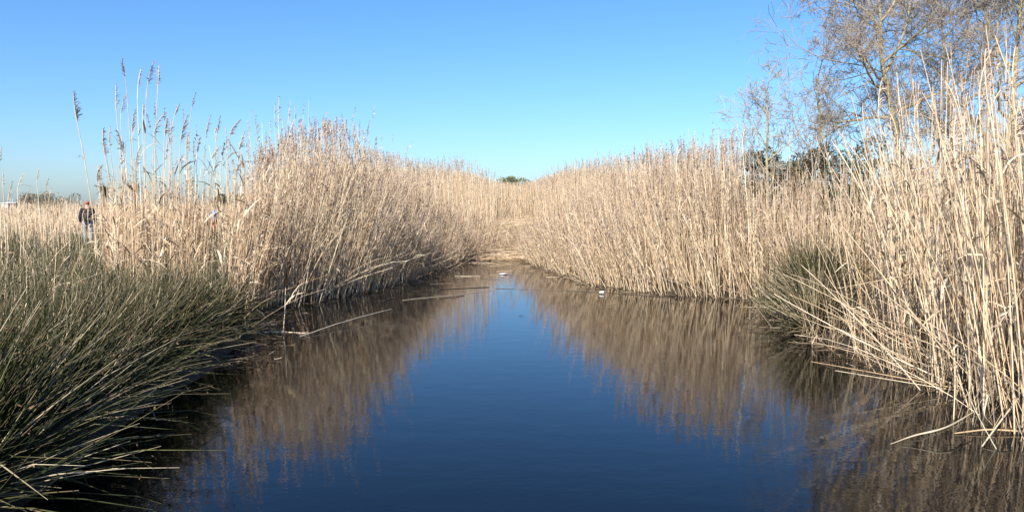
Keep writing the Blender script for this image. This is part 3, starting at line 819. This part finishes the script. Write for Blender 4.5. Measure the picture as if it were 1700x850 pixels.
TW = [np.array([.34, .28, .17]), np.array([.33, .275, .20]), np.array([.35, .295, .24])]
Y = 22.0
tr = [foot(*(at(1502, 400, Y)[:2])), at(1500, 300, Y), at(1487, 210, Y), at(1470, 140, Y), at(1462, 95, Y), at(1463, 30, Y), at(1455, -40, Y)]
limbs = [(.62, (-.95, -.1, .42), 2.1), (.58, (-.6, -.7, .35), 2.3), (.66, (.8, .3, .7), 2.6), (.72, (-.7, .2, .85), 2.4), (.70, (.5, -.6, .7), 2.4), (.80, (-.5, -.4, 1.), 2.4),
         (.84, (.6, .1, 1.), 2.4), (.92, (-.25, .5, 1.), 2.0), (.99, (.1, -.1, 1.), 1.8), (.52, (.9, -.2, .35), 2.4), (.50, (-.9, .3, .25), 1.9), (.46, (.2, .8, .4), 2.0)]
bare_tree("bare_tree", tr, limbs, "bare tree with a pale forked trunk behind the right reeds", .088, TW, (7, 7, 6, 3), seed=3)
Y = 19.5
tr = [foot(*(at(1668, 420, Y)[:2])), at(1672, 300, Y), at(1680, 180, Y), at(1690, 60, Y), at(1700, -60, Y)]
limbs = [(.5, (-.9, -.2, .5), 2.4), (.6, (.8, -.1, .6), 2.4), (.66, (-.8, .4, .8), 2.6), (.74, (-.5, -.6, .8), 2.2), (.8, (.6, .3, 1.), 2.2), (.88, (-.6, .1, 1.), 2.2), (.97, (0, 0, 1.), 1.8), (.42, (-.7, .6, .3), 2.2), (.92, (.5, -.4, 1), 1.8)]
bare_tree("bare_tree", tr, limbs, "bare tree with a dark trunk at the top right corner", .085, [t * .85 for t in TW], (7, 6, 5, 3), seed=8)
Y = 26
tr = [foot(*(at(1585, 420, Y)[:2])), at(1583, 250, Y), at(1570, 120, Y), at(1560, -20, Y)]
limbs = [(.45, (-.9, -.2, .6), 2.6), (.55, (.8, -.1, .6), 2.6), (.66, (-.8, .4, .9), 2.8), (.74, (.5, -.6, .8), 2.4), (.85, (-.5, .3, 1.), 2.4), (.97, (0, 0, 1.), 2.2), (.8, (.7, .2, 1.), 2.2), (.35, (.8, -.4, .5), 2.2), (.3, (-.6, -.5, .6), 2.0)]
bare_tree("bare_tree", tr, limbs, "bare tree farther back, between the pale forked tree and the top right one", .075, TW, (7, 6, 5, 2), seed=12)
Y = 24
tr = [foot(*(at(1278, 420, Y)[:2])), at(1276, 330, Y), at(1272, 260, Y), at(1276, 200, Y), at(1270, 150, Y)]
PALE = [np.array([.38, .34, .29]), np.array([.40, .36, .31]), np.array([.42, .38, .34])]
limbs = [(.35, (-.5, -.1, 1), 1.5), (.4, (.5, .1, 1), 1.5), (.5, (-.6, .2, .9), 1.4), (.58, (.6, -.2, .9), 1.4), (.66, (-.4, -.2, 1), 1.3), (.75, (.5, .2, 1.), 1.1), (.85, (-.4, .1, 1.), .9), (.97, (.1, 0, 1.), .8)]
bare_tree("bare_sapling", tr, limbs, "slender pale leafless sapling left of the big bare tree", .05, PALE, (5, 5, 4, 0), buds=False, seed=5)
Y = 25
tr = [foot(*(at(1365, 420, Y)[:2])), at(1366, 300, Y), at(1362, 200, Y), at(1356, 130, Y)]
limbs = [(.3, (-.7, -.1, .9), 1.8), (.4, (.6, .1, .9), 1.8), (.55, (-.7, .2, .8), 1.9), (.65, (.5, -.3, 1.), 1.6), (.8, (-.5, -.2, 1), 1.5), (.97, (-.1, 0, 1.), 1.3)]
bare_tree("bare_tree", tr, limbs, "thin bare tree between the pale sapling and the big forked tree", .06, PALE, (5, 5, 5, 0), buds=False, seed=15)

# ------------------------------------------------------------------ leafy bushes
def bush(name, x, y, rx, ry, h, n, pal, label, cat="bush", leaf=.035, group=None, lobes=9, seed=0, stems=True, base=0.15):
    rs = np.random.default_rng(seed + 100)
    n = int(n * .5); leaf = leaf * 1.25
    root = empty(name, foot(x, y))
    ctr = np.stack([rs.uniform(-.65, .65, lobes) * rx, rs.uniform(-.65, .65, lobes) * ry, rs.uniform(base + .2, .82, lobes) * h], 1)
    ctr[0] = [0, 0, h * .72]
    rl = rs.uniform(.28, .45, lobes) * min(rx, h * .6)
    i = rs.integers(0, lobes, n)
    d = unit(rs.normal(0, 1, (n, 3)))
    p = ctr[i] + d * (rl[i] * (.55 + .5 * rs.random(n) ** .6))[:, None]
    p[:, 2] = np.maximum(p[:, 2], .05)
    ax = unit(d + rs.normal(0, .6, (n, 3))); sv = unit(np.cross(ax, rs.normal(0, 1, (n, 3))))
    L = leaf * rs.uniform(.7, 1.5, n)[:, None]
    g = Geo()
    c = np.clip(pal[rs.integers(0, len(pal), n)] * rs.normal(1, .22, (n, 1)), .008, .9)
    g.ribbons(np.stack([p, p + ax * L, p + ax * L * 2], 1), np.tile([.2, 1., .15], (n, 1)) * L * .45, sv, c)
    o = g.build("foliage", M_FOL, root); o["kind"] = "stuff"
    g = Geo(); m = lobes
    P = np.stack([np.zeros((m, 3)) + rs.normal(0, .06, (m, 3)) * [1, 1, 0], ctr * [.45, .45, .5], ctr], 1)
    g.tubes(P, np.tile([.05, .035, .012], (m, 1)) * min(1, h / 3), np.tile([[.15, .11, .07]], (m, 1)), sides=5)
    g.build("stems", M_TWIG, root)
    tag(root, label, cat, group)
OLIVE = np.array([[.075, .085, .030], [.095, .10, .038], [.055, .065, .024], [.12, .115, .05]])
DARKG = np.array([[.030, .050, .018], [.045, .065, .022], [.06, .08, .03]])
BROWN = np.array([[.20, .15, .085], [.15, .11, .06], [.12, .11, .05], [.25, .19, .11]])
PGREEN = np.array([[.16, .17, .075], [.20, .20, .09], [.13, .14, .06]])
def bpx(px, Y): return (px - CX) / FPX * Y
bush("bush", bpx(1252, 27), 27, .95, .9, 4.3, 8000, OLIVE * .8, "dark olive bush showing behind the right reeds below the pale sapling", seed=1)
bush("bush", bpx(1300, 26), 26, 1.2, .9, 3.7, 7000, OLIVE * .9, "low olive bush right of the pale sapling behind the reeds", seed=2)
bush("bush", bpx(1352, 24), 24, 1.1, 1., 4.2, 9000, BROWN, "brown thicket under the big bare tree behind the right reeds", seed=3, leaf=.03)
bush("bush", bpx(1420, 22), 22, 1.3, 1., 3.9, 9000, np.concatenate([BROWN, OLIVE]), "mixed brown and olive thicket at the foot of the forked bare tree", seed=4, leaf=.03)
bush("bush", bpx(1408, 18), 18, .7, .7, 2.5, 4000, DARKG, "dark green bush between the two right reed stands", seed=5)
bush("bush", bpx(1520, 21), 21, 1.5, 1., 3.3, 7000, np.concatenate([BROWN, OLIVE]), "brown thicket behind the near right reeds", seed=6, leaf=.03)
bush("bush", bpx(1640, 20), 20, 1.7, 1., 3.2, 7000, np.concatenate([BROWN, OLIVE]), "brown thicket behind the near right reeds at the right edge", seed=7, leaf=.03)
bush("bush", bpx(846, 72), 72, 1.7, 1.4, 4.6, 12000, PGREEN * 1.25, "rounded pale green bush beyond the end of the water", seed=8, leaf=.06, lobes=18)
bush("bush", bpx(892, 76), 76, 2.0, 1.5, 4.2, 5000, DARKG, "low dark bush right of the rounded pale green one beyond the water", seed=9, leaf=.06)
bush("bush", bpx(78, 85), 85, 4.2, 2, 3.1, 9000, BROWN * 1.2 + .05, "grey brown thicket on the horizon at the left", seed=11, leaf=.06, lobes=18)
bush("tree", bpx(366, 120), 120, 1.6, 1.5, 3.6, 3500, DARKG, "small dark tree on the horizon behind the tall left reeds", cat="tree", seed=12, leaf=.10)
bush("tree", bpx(410, 110), 110, 2.0, 1.5, 3.0, 3500, OLIVE, "low olive tree on the horizon at the right of the tall left reeds", cat="tree", seed=13, leaf=.10)
bush("bush", bpx(470, 70), 70, 3, 1.5, 3.0, 3500, OLIVE, "olive bush on the horizon behind the main left reed stand", seed=14, leaf=.08)

# far palms
def palm(px, Y, h, label, seed):
    rs = np.random.default_rng(seed)
    f = foot(bpx(px, Y), Y); root = empty("palm_tree", f)
    g = Geo(); g.tubes(np.array([[[0, 0, 0], [.05, 0, h * .5], [0, 0, h]]]), np.array([[.26, .2, .2]]), np.array([[.16, .12, .08]]), sides=8); g.build("trunk", M_TWIG, root)
    for nm, m, th, pal in (("green_fronds", 26, (.3, 1.5), OLIVE), ("dead_fronds", 18, (1.6, 2.6), BROWN * 1.2)):
        ph = rs.uniform(0, 6.28, m); t0 = rs.uniform(*th, m)
        P = stalk(np.tile([[0, 0, h]], (m, 1)), ph, t0, t0 + rs.uniform(.3, .9, m), rs.uniform(.9, 1.4, m), 5)
        g = Geo(); g.tubes(P, np.full((m, 5), .014), np.tile(pal[0], (m, 1)))
        for s in (-1, 1):
            for q in np.linspace(.25, 1, 14):
                A = lerp_line(P, np.full((m, 1), q))[:, 0]
                d = np.stack([-np.sin(ph) * s + np.cos(ph) * .5, np.cos(ph) * s + np.sin(ph) * .5, np.full(m, -.35)], 1) * .42 * (1.2 - q * .7)
                g.ribbons(np.stack([A, A + d], 1), np.tile([.022, .004], (m, 1)), unit(np.stack([np.cos(ph), np.sin(ph), np.zeros(m)], 1)), pal[rs.integers(0, len(pal), m)])
        g.build(nm, M_FOL, root)
    tag(root, label, "palm tree")
palm(176, 105, 3.7, "shaggy brown palm on the horizon above the walker in dark jacket", 1)
palm(224, 108, 3.9, "shaggy palm on the horizon among the tall left reeds, right of the other palm", 2)

# far white buildings
M_WALL = mat("white_render", (.78, .76, .72), .8, .2, nscale=2, c2=(.70, .68, .64))
M_ROOF = mat("grey_roof", (.40, .33, .28), .8, .2, nscale=3, c2=(.32, .26, .22))
M_GLASS = mat("dark_window", (.03, .035, .04), .15, .5)
def house(px, Y, wdt, h, label):
    f = foot(bpx(px, Y), Y); root = empty("white_house", f)
    def box(nm, x0, x1, y0, y1, z0, z1, m, par=root, ridge=0):
        bm = bmesh.new()
        v = [bm.verts.new(q) for q in ((x0, y0, z0), (x1, y0, z0), (x1, y1, z0), (x0, y1, z0), (x0, y0, z1), (x1, y0, z1), (x1, y1, z1), (x0, y1, z1))]
        if ridge:
            a, b_ = bm.verts.new((x0 + .6, (y0 + y1) / 2, z1 + ridge)), bm.verts.new((x1 - .6, (y0 + y1) / 2, z1 + ridge))
            for fc in ((3, 2, 1, 0), (0, 1, 5, 4), (1, 2, 6, 5), (2, 3, 7, 6), (3, 0, 4, 7)): bm.faces.new([v[i] for i in fc])
            bm.faces.new([v[4], v[5], b_, a]); bm.faces.new([v[6], v[7], a, b_]); bm.faces.new([v[5], v[6], b_]); bm.faces.new([v[7], v[4], a])
        else:
            for fc in ((3, 2, 1, 0), (4, 5, 6, 7), (0, 1, 5, 4), (1, 2, 6, 5), (2, 3, 7, 6), (3, 0, 4, 7)): bm.faces.new([v[i] for i in fc])
        me = bpy.data.meshes.new(nm); bm.to_mesh(me); bm.free(); me.materials.append(m)
        o = bpy.data.objects.new(nm, me); col.objects.link(o); o.parent = par; return o
    box("wall", -wdt / 2, wdt / 2, 0, 6, -.3, h, M_WALL)
    box("roof", -wdt / 2 - .3, wdt / 2 + .3, -.3, 6.3, h + .003, h + .15, M_WALL, ridge=.28)
    for k in range(3):
        x = -wdt / 2 + wdt * (k + .5) / 3
        box("window", x - .45, x + .45, -.03, .05, h - 2.2, h - 1.3, M_GLASS)
    tag(root, label, "house")
house(9, 230, 1.8, 2.0, "low white house on the horizon at the left edge, left of the other")
house(22, 235, 2.4, 1.95, "low white house on the horizon near the left edge, right of the other")

# ------------------------------------------------------------------ walkers
def skin_mesh(name, joints, edges, radii, material, parent, sub=2):
    me = bpy.data.meshes.new(name)
    me.from_pydata(joints, edges, [])
    o = bpy.data.objects.new(name, me); col.objects.link(o); o.parent = parent
    md = o.modifiers.new("skin", 'SKIN')
    sv = me.skin_vertices[0].data
    for i, r in enumerate(radii):
        sv[i].radius = r if isinstance(r, tuple) else (r, r)
        sv[i].use_root = (i == 0)
    s = o.modifiers.new("sub", 'SUBSURF'); s.levels = sub; s.render_levels = sub
    me.materials.append(material)
    return o
SKIN = mat("skin", (.55, .33, .24), .55, .3)
def walker(px, Y, h, rot, jacket, trousers, hair, label, bag=None, shoe=(.7, .7, .68)):
    s = h / 1.75
    root = empty("person", foot(bpx(px, Y), Y) + np.array([0, 0, .04])); root.rotation_euler.z = rot
    J = lambda pts: [tuple(np.array(p) * s) for p in pts]
    # local frame: walks towards +Y
    hip, chest, neck, head = (0, 0, .95), (0, .02, 1.32), (0, .03, 1.50), (0, .05, 1.63)
    body = [hip, (0, .01, 1.12), chest, neck, head, (0, .05, 1.70),
            (-.19, .02, 1.40), (-.25, -.06, 1.13), (-.24, .06, .90), (-.24, .10, .80),
            (.19, .02, 1.40), (.25, .0, 1.13), (.24, .16, .93), (.24, .21, .84),
            (-.10, .02, .90), (-.10, .16, .50), (-.10, .06, .08), (-.10, .20, .04),
            (.10, .0, .90), (.10, -.02, .48), (.10, -.25, .12), (.10, -.14, .04)]
    E = [(0, 1), (1, 2), (2, 3), (3, 4), (4, 5), (2, 6), (6, 7), (7, 8), (8, 9), (2, 10), (10, 11), (11, 12), (12, 13), (0, 14), (14, 15), (15, 16), (16, 17), (0, 18), (18, 19), (19, 20), (20, 21)]
    Rr = [.12, .12, .13, .055, .085, .075, .055, .045, .036, .03, .055, .045, .036, .03, .085, .06, .042, .035, .085, .06, .042, .035]
    skin_mesh("body", J(body), E, [r * s for r in Rr], SKIN, root)
    mj = mat("jacket_cloth", jacket, .85, .1, nscale=14, c2=tuple(c * .7 for c in jacket))
    jk = [(0, 0, .76), (0, .01, 1.12), chest, (0, .03, 1.46), (-.19, .02, 1.40), (-.25, -.06, 1.13), (-.24, .05, .93), (.19, .02, 1.40), (.25, .0, 1.13), (.24, .145, .96)]
    skin_mesh("jacket", J(jk), [(0, 1), (1, 2), (2, 3), (2, 4), (4, 5), (5, 6), (2, 7), (7, 8), (8, 9)], [r * s for r in (.165, .155, .165, .075, .085, .068, .058, .085, .068, .058)], mj, root)
    mt = mat("trouser_cloth", trousers, .85, .1, nscale=14, c2=tuple(c * .8 for c in trousers))
    tr_ = [(0, 0, .94), (-.10, .02, .88), (-.10, .16, .50), (-.10, .07, .12), (.10, .0, .88), (.10, -.02, .48), (.10, -.23, .15)]
    skin_mesh("trousers", J(tr_), [(0, 1), (1, 2), (2, 3), (0, 4), (4, 5), (5, 6)], [r * s for r in (.135, .10, .075, .06, .10, .075, .06)], mt, root)
    mh = mat("hair", hair, .7, .3, nscale=30, c2=tuple(c * .6 for c in hair))
    skin_mesh("hair", J([(0, .02, 1.585), (0, .025, 1.66), (0, .04, 1.735)]), [(0, 1), (1, 2)], [(.075 * s, .06 * s), (.098 * s, .092 * s), (.07 * s, .075 * s)], mh, root)
    ms = mat("shoe", shoe, .7, .2)
    for a_, b_ in (((-.10, .04, .05), (-.10, .22, .035)), ((.10, -.27, .09), (.10, -.10, .03))):
        skin_mesh("shoe", J([a_, b_]), [(0, 1)], [.052 * s, .042 * s], ms, root)
    # nose, eyes, ears belong to the face, which looks along +Y
    for sx in (-1, 1):
        skin_mesh("ear", J([(sx * .083, .04, 1.62), (sx * .095, .035, 1.655)]), [(0, 1)], [.014 * s, .016 * s], SKIN, root, 1)
        skin_mesh("eye", J([(sx * .03, .125, 1.645), (sx * .03, .132, 1.646)]), [(0, 1)], [.011 * s, .009 * s], mat("eye", (.04, .03, .03), .3, .5), root, 1)
    skin_mesh("nose", J([(0, .128, 1.64), (0, .15, 1.605)]), [(0, 1)], [.012 * s, .016 * s], SKIN, root, 1)
    if bag:
        skin_mesh("bag", J([(0, -.21, .98), (0, -.24, 1.16), (0, -.20, 1.30)]), [(0, 1), (1, 2)], [(.14 * s, .09 * s), (.15 * s, .10 * s), (.11 * s, .07 * s)], mat("bag_cloth", bag, .7, .2, nscale=20, c2=tuple(c * .6 for c in bag)), root)
    tag(root, label, "person")
walker(146, 30, 1.74, rad(25), (.035, .032, .034), (.44, .43, .42), (.42, .12, .05), "person in a dark jacket and pale trousers with reddish hair walking through the meadow", bag=(.05, .045, .05))
walker(356, 40, 1.60, rad(-20), (.11, .24, .48), (.34, .05, .035), (.035, .022, .018), "dark-haired person in light blue top and red trousers behind the left reeds", shoe=(.2, .18, .16))
